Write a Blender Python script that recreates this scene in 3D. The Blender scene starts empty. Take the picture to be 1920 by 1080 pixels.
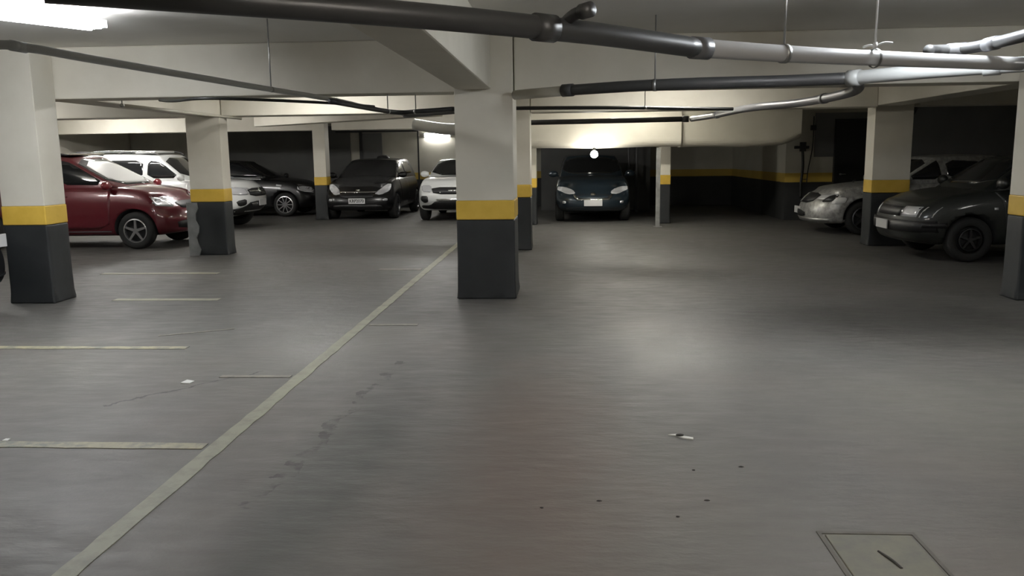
import bpy, bmesh, math, random
from mathutils import Vector, Matrix
from mathutils.bvhtree import BVHTree
random.seed(7)
S = bpy.context.scene
COL = S.collection
R = math.radians

# ------------------------------------------------------------------ camera
cam_d = bpy.data.cameras.new('camera')
cam_d.sensor_width = 36.0
cam_d.lens = 36.0 * 1544.0 / 1920.0
cam_d.clip_start = 0.05
cam = bpy.data.objects.new('camera', cam_d)
COL.objects.link(cam)
yaw, pit, rol = R(3.68), R(9.15), 0.0134
F = Vector((-math.sin(yaw) * math.cos(pit), math.cos(yaw) * math.cos(pit), -math.sin(pit)))
R0 = Vector((math.cos(yaw), math.sin(yaw), 0))
U0 = R0.cross(F)
CR = R0 * math.cos(rol) - U0 * math.sin(rol)
CU = U0 * math.cos(rol) + R0 * math.sin(rol)
cam.matrix_world = Matrix(((CR.x, CU.x, -F.x, 0), (CR.y, CU.y, -F.y, 0), (CR.z, CU.z, -F.z, 1.5), (0, 0, 0, 1)))
S.camera = cam

# ------------------------------------------------------------------ world, exposure
w = bpy.data.worlds.new('world')
S.world = w
w.use_nodes = True
w.node_tree.nodes['Background'].inputs[0].default_value = (0.5, 0.52, 0.55, 1)
w.node_tree.nodes['Background'].inputs[1].default_value = 0.02
S.view_settings.view_transform = 'Standard'
S.view_settings.look = 'None'
S.view_settings.gamma = 1
S.view_settings.use_curve_mapping = False
S.view_settings.exposure = 0.0

# ------------------------------------------------------------------ materials
def mat(name, col, rough=.5, metal=0., coat=0., spec=.5, emit=None, es=0.):
    m = bpy.data.materials.new(name)
    m.use_nodes = True
    b = m.node_tree.nodes['Principled BSDF']
    b.inputs['Base Color'].default_value = (*col, 1)
    b.inputs['Roughness'].default_value = rough
    b.inputs['Metallic'].default_value = metal
    b.inputs['Coat Weight'].default_value = coat
    b.inputs['Coat Roughness'].default_value = .05
    b.inputs['Specular IOR Level'].default_value = spec
    if emit:
        b.inputs['Emission Color'].default_value = (*emit, 1)
        b.inputs['Emission Strength'].default_value = es
    return m

class NT:
    def __init__(s, m):
        s.t = m.node_tree
        s.b = s.t.nodes['Principled BSDF']
    def n(s, typ, **kw):
        nd = s.t.nodes.new(typ)
        for k, v in kw.items():
            if isinstance(v, bpy.types.NodeSocket):
                s.t.links.new(v, nd.inputs[k])
            elif k in nd.inputs:
                nd.inputs[k].default_value = v
            else:
                setattr(nd, k, v)
        return nd
    def math(s, op, a, b=0., c=None, clamp=False):
        nd = s.t.nodes.new('ShaderNodeMath')
        nd.operation = op
        nd.use_clamp = clamp
        for i, v in enumerate((a, b, c)):
            if v is None: continue
            if isinstance(v, bpy.types.NodeSocket): s.t.links.new(v, nd.inputs[i])
            else: nd.inputs[i].default_value = v
        return nd.outputs[0]
    def mix(s, f, a, b):
        nd = s.t.nodes.new('ShaderNodeMix')
        nd.data_type = 'RGBA'
        for i, v in ((0, f), (6, a), (7, b)):
            if isinstance(v, bpy.types.NodeSocket): s.t.links.new(v, nd.inputs[i])
            else: nd.inputs[i].default_value = v if i == 0 else (*v, 1)
        return nd.outputs[2]
    def ramp(s, v, a, b):
        nd = s.t.nodes.new('ShaderNodeMapRange')
        nd.clamp = True
        s.t.links.new(v, nd.inputs[0])
        nd.inputs[1].default_value = a
        nd.inputs[2].default_value = b
        return nd.outputs[0]
    def noise(s, scale, detail=4, vec=None, rough=.55):
        nd = s.t.nodes.new('ShaderNodeTexNoise')
        nd.inputs['Scale'].default_value = scale
        nd.inputs['Detail'].default_value = detail
        nd.inputs['Roughness'].default_value = rough
        if vec is None:
            g = s.t.nodes.new('ShaderNodeNewGeometry')
            vec = g.outputs['Position']
        s.t.links.new(vec, nd.inputs['Vector'])
        return nd.outputs[0]
    def link(s, a, name):
        s.t.links.new(a, s.b.inputs[name])
    def bump(s, h, strength, dist=.01):
        nd = s.t.nodes.new('ShaderNodeBump')
        nd.inputs['Strength'].default_value = strength
        nd.inputs['Distance'].default_value = dist
        s.t.links.new(h, nd.inputs['Height'])
        s.t.links.new(nd.outputs[0], s.b.inputs['Normal'])

def noisy(name, c1, c2, scale=2., rough=.6, bump=.15, lo=.35, hi=.7):
    m = mat(name, c1, rough)
    t = NT(m)
    a = t.noise(scale, 6)
    t.link(t.mix(t.ramp(a, lo, hi), c1, c2), 'Base Color')
    t.bump(t.noise(35, 4), bump, .004)
    return m

CREAM = noisy('cream_paint', (.63, .595, .505), (.71, .675, .585), 1.6, .55, .2)
CEIL = noisy('ceiling_paint', (.72, .70, .65), (.80, .78, .74), .8, .7, .25)
YEL = noisy('yellow_paint', (.62, .40, .055), (.72, .48, .08), 5, .45, .1)
BLK = noisy('black_paint', (.011, .013, .014), (.018, .020, .021), 3, .55, .2)

def banded():
    m = mat('banded_wall_paint', (.6, .6, .5), .6)
    t = NT(m)
    g = t.n('ShaderNodeNewGeometry')
    sp = t.n('ShaderNodeSeparateXYZ', Vector=g.outputs['Position'])
    z = t.math('ADD', sp.outputs[2], t.math('MULTIPLY', t.noise(6, 3), .012))
    n1 = t.ramp(t.noise(1.2, 5), .3, .7)
    cream = t.mix(n1, (.50, .48, .41), (.60, .58, .50))
    yel = t.mix(n1, (.50, .34, .06), (.60, .42, .09))
    blk = t.mix(n1, (.020, .021, .022), (.034, .035, .035))
    c = t.mix(t.math('GREATER_THAN', z, .84), blk, yel)
    c = t.mix(t.math('GREATER_THAN', z, 1.04), c, cream)
    t.link(c, 'Base Color')
    t.bump(t.noise(30, 4), .2, .004)
    return m
BAND = banded()
DKWALL = noisy('dark_grey_wall', (.10, .10, .096), (.13, .13, .124), 1., .7, .2)  # dark tone for a back panel and the shade sheet behind the blue car
GREYWALL = noisy('grey_board_and_shade', (.13, .13, .13), (.17, .17, .165), 1., .7, .2)  # grey of the back board, also the painted shadow on the right wall

def floor_mat():
    m = mat('worn_floor', (.1, .1, .1), .5)
    t = NT(m)
    g = t.n('ShaderNodeNewGeometry')
    P = g.outputs['Position']
    big = t.ramp(t.noise(.35, 3), .35, .65)
    mid = t.ramp(t.noise(1.3, 6), .3, .75)
    stk = t.n('ShaderNodeMapping', Vector=P, Scale=(1.6, 4.5, 1))
    strk = t.ramp(t.noise(2.2, 6, stk.outputs[0]), .35, .75)
    c = t.mix(mid, (.118, .113, .105), (.163, .156, .146))
    c = t.mix(big, c, (.122, .119, .107))
    c = t.mix(t.math('MULTIPLY', strk, .30), c, (.105, .102, .098))
    col = t.ramp(t.noise(.8, 2), .45, .75)
    c = t.mix(t.math('MULTIPLY', col, .35), c, (.165, .140, .122))
    sep = t.n('ShaderNodeSeparateXYZ', Vector=P)
    wob = t.math('MULTIPLY', t.math('SUBTRACT', t.noise(2.2, 5), .5), .9)
    def blob(cx, cy, rx, ry, slope=0.):
        # soft patch of its own outline, roughened by noise
        dx = t.math('SUBTRACT', t.math('SUBTRACT', sep.outputs[0], cx), t.math('MULTIPLY', t.math('SUBTRACT', sep.outputs[1], cy), slope))
        a = t.math('POWER', t.math('ABSOLUTE', t.math('DIVIDE', dx, rx)), 2.)
        b = t.math('POWER', t.math('ABSOLUTE', t.math('DIVIDE', t.math('SUBTRACT', sep.outputs[1], cy), ry)), 2.)
        r = t.math('ADD', t.math('SQRT', t.math('ADD', a, b)), wob)
        return t.math('SUBTRACT', 1., t.ramp(r, .35, 1.15))
    c = t.mix(t.math('MULTIPLY', blob(-1.12, 3.7, .30, 2.1, .03), .7), c, (.060, .064, .062))   # dark damp trace beside the line
    c = t.mix(t.math('MULTIPLY', blob(-.15, 4.0, .5, 2.0), .55), c, (.150, .112, .094))          # rusty patch
    c = t.mix(t.math('MULTIPLY', blob(3.0, 7.5, 2.5, 1.25), .9), c, (.052, .050, .045))          # darker patch to the right
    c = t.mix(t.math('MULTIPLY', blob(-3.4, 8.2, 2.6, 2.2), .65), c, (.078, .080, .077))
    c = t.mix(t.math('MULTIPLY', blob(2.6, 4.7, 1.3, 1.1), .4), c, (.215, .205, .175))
    c = t.mix(t.math('MULTIPLY', t.ramp(sep.outputs[1], 6.5, 10.5), .6), c, (.056, .056, .054))   # floor colour darkens steadily towards the back bays
    # wandering crack
    def crack(x0, y0, x1, y1, wd):
        L = math.hypot(x1 - x0, y1 - y0)
        ux, uy = (x1 - x0) / L, (y1 - y0) / L
        px = t.math('SUBTRACT', sep.outputs[0], x0); py = t.math('SUBTRACT', sep.outputs[1], y0)
        al = t.math('ADD', t.math('MULTIPLY', px, ux), t.math('MULTIPLY', py, uy))
        ac = t.math('SUBTRACT', t.math('MULTIPLY', px, uy), t.math('MULTIPLY', py, ux))
        ac = t.math('ADD', ac, t.math('MULTIPLY', t.math('SUBTRACT', t.noise(3.5, 5), .5), .35))
        on = t.math('LESS_THAN', t.math('ABSOLUTE', ac), wd)
        return t.math('MULTIPLY', on, t.math('MULTIPLY', t.math('GREATER_THAN', al, 0), t.math('LESS_THAN', al, L)))
    c = t.mix(t.math('MULTIPLY', crack(-2.85, 4.75, -2.15, 5.6, .012), .8), c, (.04, .04, .038))
    c = t.mix(t.math('MULTIPLY', t.math('MULTIPLY', crack(-1.38, 3.3, -1.2, 5.9, .035), t.ramp(t.noise(7, 6), .47, .56)), .7), c, (.045, .045, .043))
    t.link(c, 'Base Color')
    rg = t.math('ADD', t.math('MULTIPLY', strk, .14), .44)
    rg = t.math('ADD', rg, t.math('MULTIPLY', mid, .12))
    rg = t.math('SUBTRACT', rg, t.math('MULTIPLY', t.math('MULTIPLY', blob(1.0, 6.5, .8, 1.4), t.ramp(strk, .0, .8)), .17))   # polished wear
    rg = t.math('SUBTRACT', rg, t.math('MULTIPLY', t.math('MULTIPLY', blob(-1.9, 6.6, .8, 1.2), t.ramp(strk, .0, .8)), .17))
    t.link(rg, 'Roughness')
    bm_ = t.math('ADD', t.math('MULTIPLY', t.noise(2.8, 6, stk.outputs[0]), 1.), t.math('MULTIPLY', t.noise(60, 4), .12))
    m.node_tree.nodes['Principled BSDF'].inputs['Specular IOR Level'].default_value = .22
    t.bump(bm_, .38, .02)
    return m
FLOOR = floor_mat()

def line_paint(name, c1, c2, lo, hi):
    m = mat(name, c1, .6)
    t = NT(m)
    g = t.n('ShaderNodeNewGeometry')
    mp = t.n('ShaderNodeMapping', Vector=g.outputs['Position'], Scale=(2, 2, 1))
    a = t.noise(3.5, 8, mp.outputs[0], .7)
    t.link(t.mix(t.ramp(a, lo, hi), c1, c2), 'Base Color')
    return m
LINE = line_paint('worn_line_paint', (.27, .27, .195), (.18, .178, .14), .45, .7)
LINEY = line_paint('worn_bay_paint', (.34, .31, .20), (.155, .165, .14), .42, .62)
LINEF = line_paint('faded_bay_paint', (.22, .21, .17), (.15, .145, .125), .4, .55)

PIPE = mat('grey_pvc', (.13, .13, .135), .38)
PIPED = mat('dark_pvc', (.05, .05, .05), .4)
PIPEL = mat('light_grey_pvc', (.48, .49, .48), .32)
PIPEC = mat('cream_painted_pvc', (.42, .40, .33), .5)
CABLE = mat('black_cable', (.012, .012, .012), .5)
STEEL = mat('galvanised_steel', (.35, .35, .34), .4, .8)
STEELW = mat('white_painted_steel', (.75, .75, .75), .4)
TYRE = mat('tyre_rubber', (.012, .012, .012), .8)
RIM = mat('silver_alloy', (.62, .62, .64), .25, .9)
RIMD = mat('shaded_alloy', (.10, .10, .105), .35, .8)
TRIM = mat('black_plastic', (.014, .014, .015), .5)
GLASS = mat('tinted_glass', (.010, .011, .012), .04, 0, 0, .6)
GLASSC = mat('windscreen_glass', (.06, .065, .065), .06, 0, .5, .8)
LAMP = mat('headlamp_lens', (.74, .75, .78), .16, .35, 1.)
LAMPI = mat('headlamp_bulb_chrome', (.9, .9, .9), .1, 1)
CHROME = mat('chrome', (.75, .75, .75), .12, 1)
PLATE = mat('number_plate_grey', (.55, .55, .55), .4)
PLATEW = mat('number_plate_pale', (.72, .72, .72), .4)
INK = mat('plate_ink', (.03, .03, .03), .5)
MATT = noisy('black_windscreen_cover', (.012, .012, .012), (.018, .018, .018), 3, .9, .2)
PAPER = mat('paper', (.8, .8, .76), .8)
DIRT = mat('dark_crumb', (.03, .028, .025), .9)
SILICA = line_paint('concrete_cover', (.125, .12, .08), (.085, .082, .064), .35, .7)
TUBE = mat('fluorescent_glow', (1, 1, 1), .5, emit=(.90, .95, 1.), es=1.)
FIXW = mat('white_fixture_metal', (.75, .75, .74), .4)
SHUT = noisy('dark_shutter', (.15, .155, .165), (.19, .193, .2), 1, .6, .1)

def paint(name, c, metal=.3, rough=.3, coat=1., dust=None):
    m = mat(name, c, rough, metal, coat)
    if dust:
        t = NT(m)
        t.link(t.mix(t.ramp(t.noise(14, 6), .4, .62), c, dust), 'Base Color')
    return m

# ------------------------------------------------------------------ helpers
def link(name, bm, mats, parent=None, smooth=False):
    me = bpy.data.meshes.new(name)
    bmesh.ops.recalc_face_normals(bm, faces=bm.faces)
    bm.to_mesh(me)
    bm.free()
    for m in (mats if isinstance(mats, (list, tuple)) else [mats]): me.materials.append(m)
    if smooth: me.shade_smooth()
    o = bpy.data.objects.new(name, me)
    COL.objects.link(o)
    o.parent = parent
    return o
def tag(o, label=None, cat=None, group=None, kind=None):
    for k, v in (('label', label), ('category', cat), ('group', group), ('kind', kind)):
        if v: o[k] = v
    return o
def empty(name, loc, rz=0, label=None, cat=None, group=None):
    o = bpy.data.objects.new(name, None)
    COL.objects.link(o)
    o.empty_display_size = .1
    o.location = loc
    o.rotation_euler = (0, 0, rz)
    return tag(o, label, cat, group)
def box(bm, a, b, bev=0., seg=2):
    r = bmesh.ops.create_cube(bm, size=1)
    c = [(a[i] + b[i]) / 2 for i in range(3)]
    s = [abs(b[i] - a[i]) for i in range(3)]
    for v in r['verts']: v.co = Vector((c[i] + v.co[i] * s[i] for i in range(3)))
    if bev:
        es = list({e for v in r['verts'] for e in v.link_edges})
        bmesh.ops.bevel(bm, geom=es, offset=bev, segments=seg, affect='EDGES', profile=.6)
    return bm
def cyl(bm, p, q, r, seg=20, r2=None):
    p, q = Vector(p), Vector(q)
    d = q - p
    o = bmesh.ops.create_cone(bm, cap_ends=True, segments=seg, radius1=r, radius2=r if r2 is None else r2, depth=d.length)
    M = Matrix.Translation((p + q) / 2) @ d.to_track_quat('Z', 'Y').to_matrix().to_4x4()
    bmesh.ops.transform(bm, matrix=M, verts=o['verts'])
    return bm
def crom(pts, n=8):
    P = [Vector(p) for p in pts]
    if len(P) < 3: return P
    out = []
    for i in range(len(P) - 1):
        a = P[i - 1] if i else P[0] * 2 - P[1]
        b, c = P[i], P[i + 1]
        d = P[i + 2] if i + 2 < len(P) else c * 2 - b
        for k in range(n):
            t = k / n
            out.append(.5 * ((2 * b) + (c - a) * t + (2 * a - 5 * b + 4 * c - d) * t * t + (3 * b - a - 3 * c + d) * t ** 3))
    out.append(P[-1])
    return out
def tube(bm, pts, r, seg=16, curve=True, n=8):
    P = crom(pts, n) if curve else [Vector(p) for p in pts]
    prev = None
    rings = []
    for i, p in enumerate(P):
        d = (P[min(i + 1, len(P) - 1)] - P[max(i - 1, 0)]).normalized()
        up = Vector((0, 0, 1)) if abs(d.z) < .95 else Vector((0, 1, 0))
        s = d.cross(up).normalized()
        u = s.cross(d).normalized()
        rr = r[0] + (r[1] - r[0]) * i / (len(P) - 1) if isinstance(r, tuple) else r
        rings.append([bm.verts.new(p + (s * math.cos(a) + u * math.sin(a)) * rr) for a in [2 * math.pi * k / seg for k in range(seg)]])
    for a, b in zip(rings, rings[1:]):
        for k in range(seg): bm.faces.new((a[k], a[(k + 1) % seg], b[(k + 1) % seg], b[k]))
    bm.faces.new(rings[0]); bm.faces.new(rings[-1][::-1])
    return bm
def lathe(bm, prof, seg=40, axis='y', off=(0, 0, 0)):
    # prof: (radius, axial) pairs revolved about an axis
    rings = []
    for r, a in prof:
        ring = []
        for k in range(seg):
            t = 2 * math.pi * k / seg
            if axis == 'y': v = (r * math.cos(t), a, r * math.sin(t))
            else: v = (r * math.cos(t), r * math.sin(t), a)
            ring.append(bm.verts.new(Vector(v) + Vector(off)))
        rings.append(ring)
    for a, b in zip(rings, rings[1:]):
        for k in range(seg): bm.faces.new((a[k], a[(k + 1) % seg], b[(k + 1) % seg], b[k]))
    return bm
NB = bmesh.new
def struct(name, bm, m, smooth=False):
    return tag(link(name, bm, m, None, smooth), kind='structure')

# ------------------------------------------------------------------ shell
ZC, ZB = 2.70, 2.16
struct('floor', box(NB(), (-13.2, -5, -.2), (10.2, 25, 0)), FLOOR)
struct('ceiling', box(NB(), (-13.2, -5, ZC), (10.2, 25, ZC + .2)), CEIL)
struct('wall_left', box(NB(), (-13.2, -5, 0), (-13.0, 24.4, ZC)), CREAM)
struct('wall_near', box(NB(), (-13.0, -5.2, 0), (10.0, -5, ZC)), BAND)
struct('wall_right', box(NB(), (10.0, -5, 0), (10.2, 24.4, ZC)), BAND)
struct('wall_far', box(NB(), (-13.0, 24.4, 0), (4.85, 24.6, ZC)), BAND)
struct('wall_far_right', box(NB(), (5.02, 18.6, 0), (10.0, 18.8, ZC)), BAND)
struct('wall_alcove_side', box(NB(), (4.85, 18.6, 0), (5.02, 24.4, ZC)), BAND)
dk = struct('wall_dark_panel', box(NB(), (7.3, 18.50, 0), (10.0, 18.6, 2.44)), SHUT)
struct('wall_shade_panel', box(NB(), (5.45, 18.56, 1.38), (7.3, 18.6, 2.32)), GREYWALL)  # the low casing's shadow on this wall, painted as a grey panel

# doorway
d = tag(link('door_1', box(NB(), (5.92, 18.50, 0), (6.62, 18.56, 2.12), .005), TRIM), kind='structure')
fb = NB()
box(fb, (5.86, 18.48, 0), (5.92, 18.58, 2.18)); box(fb, (6.62, 18.48, 0), (6.68, 18.58, 2.18)); box(fb, (5.92, 18.48, 2.12), (6.62, 18.58, 2.18))
link('door_frame', fb, TRIM, d)
hb = NB(); cyl(hb, (6.0, 18.50, 1.0), (6.0, 18.44, 1.0), .02); cyl(hb, (5.98, 18.445, 1.0), (6.1, 18.445, 1.0), .01)
link('door_handle', hb, STEEL, d)

# ------------------------------------------------------------------ pillars
def pillar(x0, x1, y0, y1, label, ztop=ZC, hb=.84, base_mat=BLK):
    cx, cy = (x0 + x1) / 2, (y0 + y1) / 2
    t = empty('concrete_pillar', (cx, cy, 0), 0, label, 'pillar', 'concrete pillars with a yellow band')
    a, b = (x1 - x0) / 2, (y1 - y0) / 2
    link('shaft', box(NB(), (-a, -b, hb + .2), (a, b, ztop), .006), CREAM, t)
    link('yellow_band', box(NB(), (-a - .006, -b - .006, hb), (a + .006, b + .006, hb + .2), .012), YEL, t)
    bb = NB()
    box(bb, (-a - .003, -b - .003, 0), (a + .003, b + .003, hb), .02, 3)
    bmesh.ops.subdivide_edges(bb, edges=[e for e in bb.edges if e.calc_length() > .15], cuts=8, use_grid_fill=True)
    for v in bb.verts:
        k = math.exp(-v.co.z * 14) * .018 + .003
        v.co.x += math.copysign(k * random.uniform(.3, 1), v.co.x); v.co.y += math.copysign(k * random.uniform(.3, 1), v.co.y)
    link('black_base', bb, base_mat, t, True)
    return t
pillar(-5.92, -5.45, 8.36, 8.735, 'widest cream, yellow and black pillar, at the left edge, hiding the tail of the red car')
p2 = pillar(-5.86, -5.32, 12.68, 12.98, 'pillar hiding the nose of the red car, its black base scraped pale down one edge')
pillar(-1.12, -.52, 8.58, 9.22, 'nearest pillar in the middle, standing at the end of the long white floor line')
pillar(-1.1, -.53, 13.1, 13.65, 'pillar standing partly behind the nearest middle pillar')
pillar(-6.07, -5.77, 19.9, 20.25, 'slim pillar between the two black cars at the back left')
pillar(-.84, -.60, 17.95, 18.4, 'slim dim pillar to the left of the dark blue car', hb=.80)
pillar(2.07, 2.28, 18.0, 18.4, 'slim dim pillar right of the dark blue car beside the thin metal post')
pillar(4.84, 5.42, 13.4, 13.75, 'pillar between the silver car and the dark green car on the right')
pillar(4.52, 5.15, 8.42, 8.71, 'pillar cut by the right edge of the picture, in front of the dark green car')
# scrape on the second pillar's base
sb = NB()
for k in range(9):
    z0, z1 = k * .092, (k + 1) * .092
    wv = .15 + .03 * math.sin(k * 1.7)
    vs = [sb.verts.new(c) for c in ((-.28, -.312, z0 + .01), (-.28 + wv, -.312, z0 + .01), (-.28 + .15 + .03 * math.sin((k + 1) * 1.7), -.309, z1 + .01), (-.28, -.309, z1 + .01))]
    sb.faces.new(vs)
bmesh.ops.remove_doubles(sb, verts=sb.verts, dist=.001)
rr_ = bmesh.ops.extrude_face_region(sb, geom=sb.faces[:])
for v in [g for g in rr_['geom'] if isinstance(g, bmesh.types.BMVert)]: v.co.y += .03
tag(link('scraped_patch', sb, noisy('scraped_grey', (.13, .135, .13), (.20, .205, .20), 6, .6, .2), p2), 'pale scraped strip down the left edge of the black base')

# ------------------------------------------------------------------ beams
def beam(a, b, label, m=CREAM, bev=.015):
    o = link('ceiling_beam', box(NB(), a, b, bev), m)
    return tag(o, label, 'beam', 'painted ceiling beams')
beam((-12.98, 8.745, ZB), (-1.13, 9.14, ZC), 'beam crossing overhead from the left wall to the nearest middle pillar')
beam((-.51, 8.72, ZB), (9.98, 9.12, ZC), 'beam crossing overhead from the nearest middle pillar to the right edge')
beam((-12.98, 12.74, ZB), (-5.87, 13.2, ZC), 'second row beam left of the scraped pillar')
beam((-5.31, 12.74, ZB), (-1.12, 13.2, ZC), 'second row beam between the scraped pillar and the pillar behind the middle one')
beam((-.52, 13.15, ZB), (4.78, 13.6, ZC), 'second row beam behind the grey pipes on the right')
beam((-12.98, 20.0, ZB), (-5.97, 20.4, ZC), 'back row beam above the left black car')
beam((-5.62, 20.0, ZB), (-.9, 20.4, ZC), 'back row beam above the black car with the covered windscreen')
beam((-1.10, -4.98, ZB + .01), (-.74, 8.57, ZC), 'long beam running overhead towards the nearest middle pillar')
beam((-5.72, 9.15, ZB + .005), (-5.28, 12.66, ZC), 'beam joining the two left pillars')
beam((4.78, 9.13, ZB + .02), (5.22, 13.38, ZC), 'beam joining the two right pillars')
beam((5.52, 13.45, ZB + .02), (9.98, 13.9, ZC), 'beam running right from the pillar beside the silver car')
# diagonal beam at the back left
db = NB(); box(db, (-2.75, -.16, ZB + .02), (2.75, .16, ZC), .015)
o = link('ceiling_beam', db, CREAM); o.location = (-4.35, 16.0, 0); o.rotation_euler = (0, 0, R(-38))
tag(o, 'slanting beam above the white cars at the back left', 'beam', 'painted ceiling beams')
# low boxed-in ramp underside over the dark blue car
def header(x0, x1, y0, zb, curve, label):
    b = NB()
    n = 20
    prof = []
    for i in range(7):
        a = i / 6 * math.pi / 2
        prof.append((y0 + .14 - .14 * math.sin(a), zb + .14 - .14 * math.cos(a)))
    prof.append((y0, ZC - .002))
    prof = [(y0 + .5, zb)] + prof + [(y0 + .5, ZC - .002)]
    rings = []
    for i in range(n + 1):
        u = i / n
        x = x0 + (x1 - x0) * u
        lift = curve * max(0, (u - .8) / .2) ** 2 + .012 * math.sin(u * 9)
        rings.append([b.verts.new((x, y, z + (lift if z < ZC - .1 else 0))) for y, z in prof])
    for p, q in zip(rings, rings[1:]):
        for k in range(len(prof)): b.faces.new((p[k], p[(k + 1) % len(prof)], q[(k + 1) % len(prof)], q[k]))
    b.faces.new(rings[0]); b.faces.new(rings[-1][::-1])
    o = link('low_ramp_casing', b, CREAM)
    return tag(o, label, 'ramp casing', 'low boxed casings')
header(-1.2, 2.4, 17.3, 1.63, 0, 'left half of the low cream casing, lit by the bare bulb')
header(2.41, 4.84, 17.42, 1.62, .16, 'right half of the low cream casing, curving up at its right end')

# back wall panels and frames
tag(link('back_panel', box(NB(), (-10.4, 24.32, 0), (-6.3, 24.399, 2.42)), DKWALL), 'dark grey panel on the back wall behind the left black car', 'partition')  # stretch of back wall given a darker grey
tag(link('back_panel', box(NB(), (-12.98, 24.32, 0), (-10.45, 24.399, 2.42)), noisy('shadow_mottled_grey', (.36, .35, .31), (.55, .53, .47), .9, .7, .2)), 'pale back wall panel with blob shadows mottled into its colour, above the white four-wheel drive car', 'partition')  # blotchy shadows on the pale wall are put into this colour
tag(link('back_panel', box(NB(), (-.62, 22.6, 0), (2.32, 22.66, 2.42)), DKWALL), 'added dark sheet standing in for the shade behind the dark blue car', 'partition')  # added sheet, its dark colour stands for shade behind the low casing
fr = empty('frame_rail', (-5.1, 24.27, 0), 0, 'dark metal frame on the pale wall behind the black car with the covered windscreen', 'rail')
link('post', box(NB(), (-.90, -.03, 0), (-.82, .03, 2.25)), TRIM, fr)
link('post', box(NB(), (.82, -.02, 0), (.86, .02, 2.25)), TRIM, fr)
link('top_rail', box(NB(), (-1.6, -.02, 2.22), (.86, .02, 2.27)), TRIM, fr)
gp = link('grey_panel', box(NB(), (-5.96, 24.32, .9), (-5.35, 24.37, 2.2)), GREYWALL)
tag(gp, 'dull grey board on the back wall beside the slim left pillar', 'board')

# ------------------------------------------------------------------ floor markings
def strip(x0, y0, x1, y1, w, label, m, name='painted_line', group=None, seed=1):
    rnd = random.Random(seed)
    a, b = Vector((x0, y0)), Vector((x1, y1))
    L = (b - a).length
    n = max(4, int(L / .12))
    d = (b - a).normalized(); s = Vector((-d.y, d.x))
    bm = NB(); A = []; B = []
    for i in range(n + 1):
        p = a + d * (L * i / n)
        for lst, sg in ((A, 1), (B, -1)):
            q = p + s * sg * (w / 2 + rnd.uniform(-.07, .04) * w)
            lst.append((bm.verts.new((q.x, q.y, .0035)), bm.verts.new((q.x, q.y, 0))))
    for i in range(n):
        bm.faces.new((A[i][0], B[i][0], B[i + 1][0], A[i + 1][0]))
        bm.faces.new((A[i][1], A[i][0], A[i + 1][0], A[i + 1][1]))
        bm.faces.new((B[i][0], B[i][1], B[i + 1][1], B[i + 1][0]))
    bm.faces.new((A[0][0], A[0][1], B[0][1], B[0][0])); bm.faces.new((A[-1][0], B[-1][0], B[-1][1], A[-1][1]))
    return tag(link(name, bm, m), label, 'floor marking', group)
strip(-1.83, .6, -1.83, 14.5, .095, 'long painted floor line running away to the middle pillar', LINE, seed=3)
strip(-4.6, 4.06, -1.9, 4.06, .09, 'yellowish bay line nearest the camera, meeting the long line', LINEY, group='painted bay lines', seed=4)
strip(-6.5, 6.31, -3.04, 6.31, .09, 'second bay line from the camera, stopping short of the long line', LINEY, group='painted bay lines', seed=5)
strip(-4.9, 8.57, -3.73, 8.57, .12, 'short bright bay line just right of the left pillar base', LINE, group='painted bay lines', seed=6)
strip(-6.2, 10.6, -4.6, 10.6, .13, 'bay line in front of the red car', LINE, group='painted bay lines', seed=7)
strip(-2.4, 5.45, -1.9, 5.45, .06, 'faint short stripe left of the long line, beside the crack', LINEF, group='faint stripes', seed=8)
strip(-1.76, 7.22, -1.32, 7.22, .08, 'faint short stripe just right of the long line', LINEF, group='faint stripes', seed=9)
strip(-2.5, 10.9, -1.92, 10.9, .16, 'pale short stripe left of the far end of the long line', LINEF, group='faint stripes', seed=10)
strip(-3.5, 6.75, -2.95, 7.05, .03, 'thin slanting scratch stripe beyond the second bay line', LINEF, group='faint stripes', seed=11)

# concrete cover in the floor
cv = empty('floor_hatch', (1.19, 2.86, 0), 0, 'square concrete hatch set in the floor at the lower right', 'hatch')
link('lid', box(NB(), (-.165, -.30, -.01), (.165, .27, .006), .004), SILICA, cv)
fb = NB()
for a, b in (((-.19, -.33, -.01), (-.175, .30, .004)), ((.175, -.33, -.01), (.19, .30, .004)), ((-.175, .28, -.01), (.175, .30, .004)), ((-.175, -.33, -.01), (.175, -.31, .004))): box(fb, a, b)
link('rim', fb, noisy('hatch_rim', (.07, .07, .06), (.12, .115, .10), 8, .8, .2), cv)
hb = NB(); tube(hb, [(-.01, .13, .006), (.01, .06, .010), (.025, .0, .006)], .005, 8)
link('lifting_bar', hb, DIRT, cv)

# litter
def scrap(x, y, pts, label, m=PAPER, h=.004):
    bm = NB()
    top = [bm.verts.new((px, py, h + random.uniform(0, .004))) for px, py in pts]
    bot = [bm.verts.new((px, py, 0.0)) for px, py in pts]
    bm.faces.new(top); bm.faces.new(bot[::-1])
    for i in range(len(pts)): bm.faces.new((top[i], bot[i], bot[(i + 1) % len(pts)], top[(i + 1) % len(pts)]))
    o = link('paper_scrap', bm, m); o.location = (x, y, .0)
    return tag(o, label, 'litter')
scrap(-2.57, 5.3, [(-.035, -.03), (.03, -.035), (.04, .02), (-.02, .04)], 'small white paper scrap lying beside the floor crack')
scrap(-3.04, 4.12, [(-.015, -.015), (.015, -.01), (.012, .02), (-.012, .016)], 'tiny white scrap on the nearest bay line by the left edge')
sc = scrap(.62, 4.26, [(-.065, .035), (-.03, .03), (.01, -.015), (.06, -.03), (.062, -.012), (.02, .01), (-.02, .045)], 'torn white wrapper with a dark crumb, right of centre on the floor')
cb = NB(); bmesh.ops.create_icosphere(cb, subdivisions=2, radius=.02)
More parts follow.
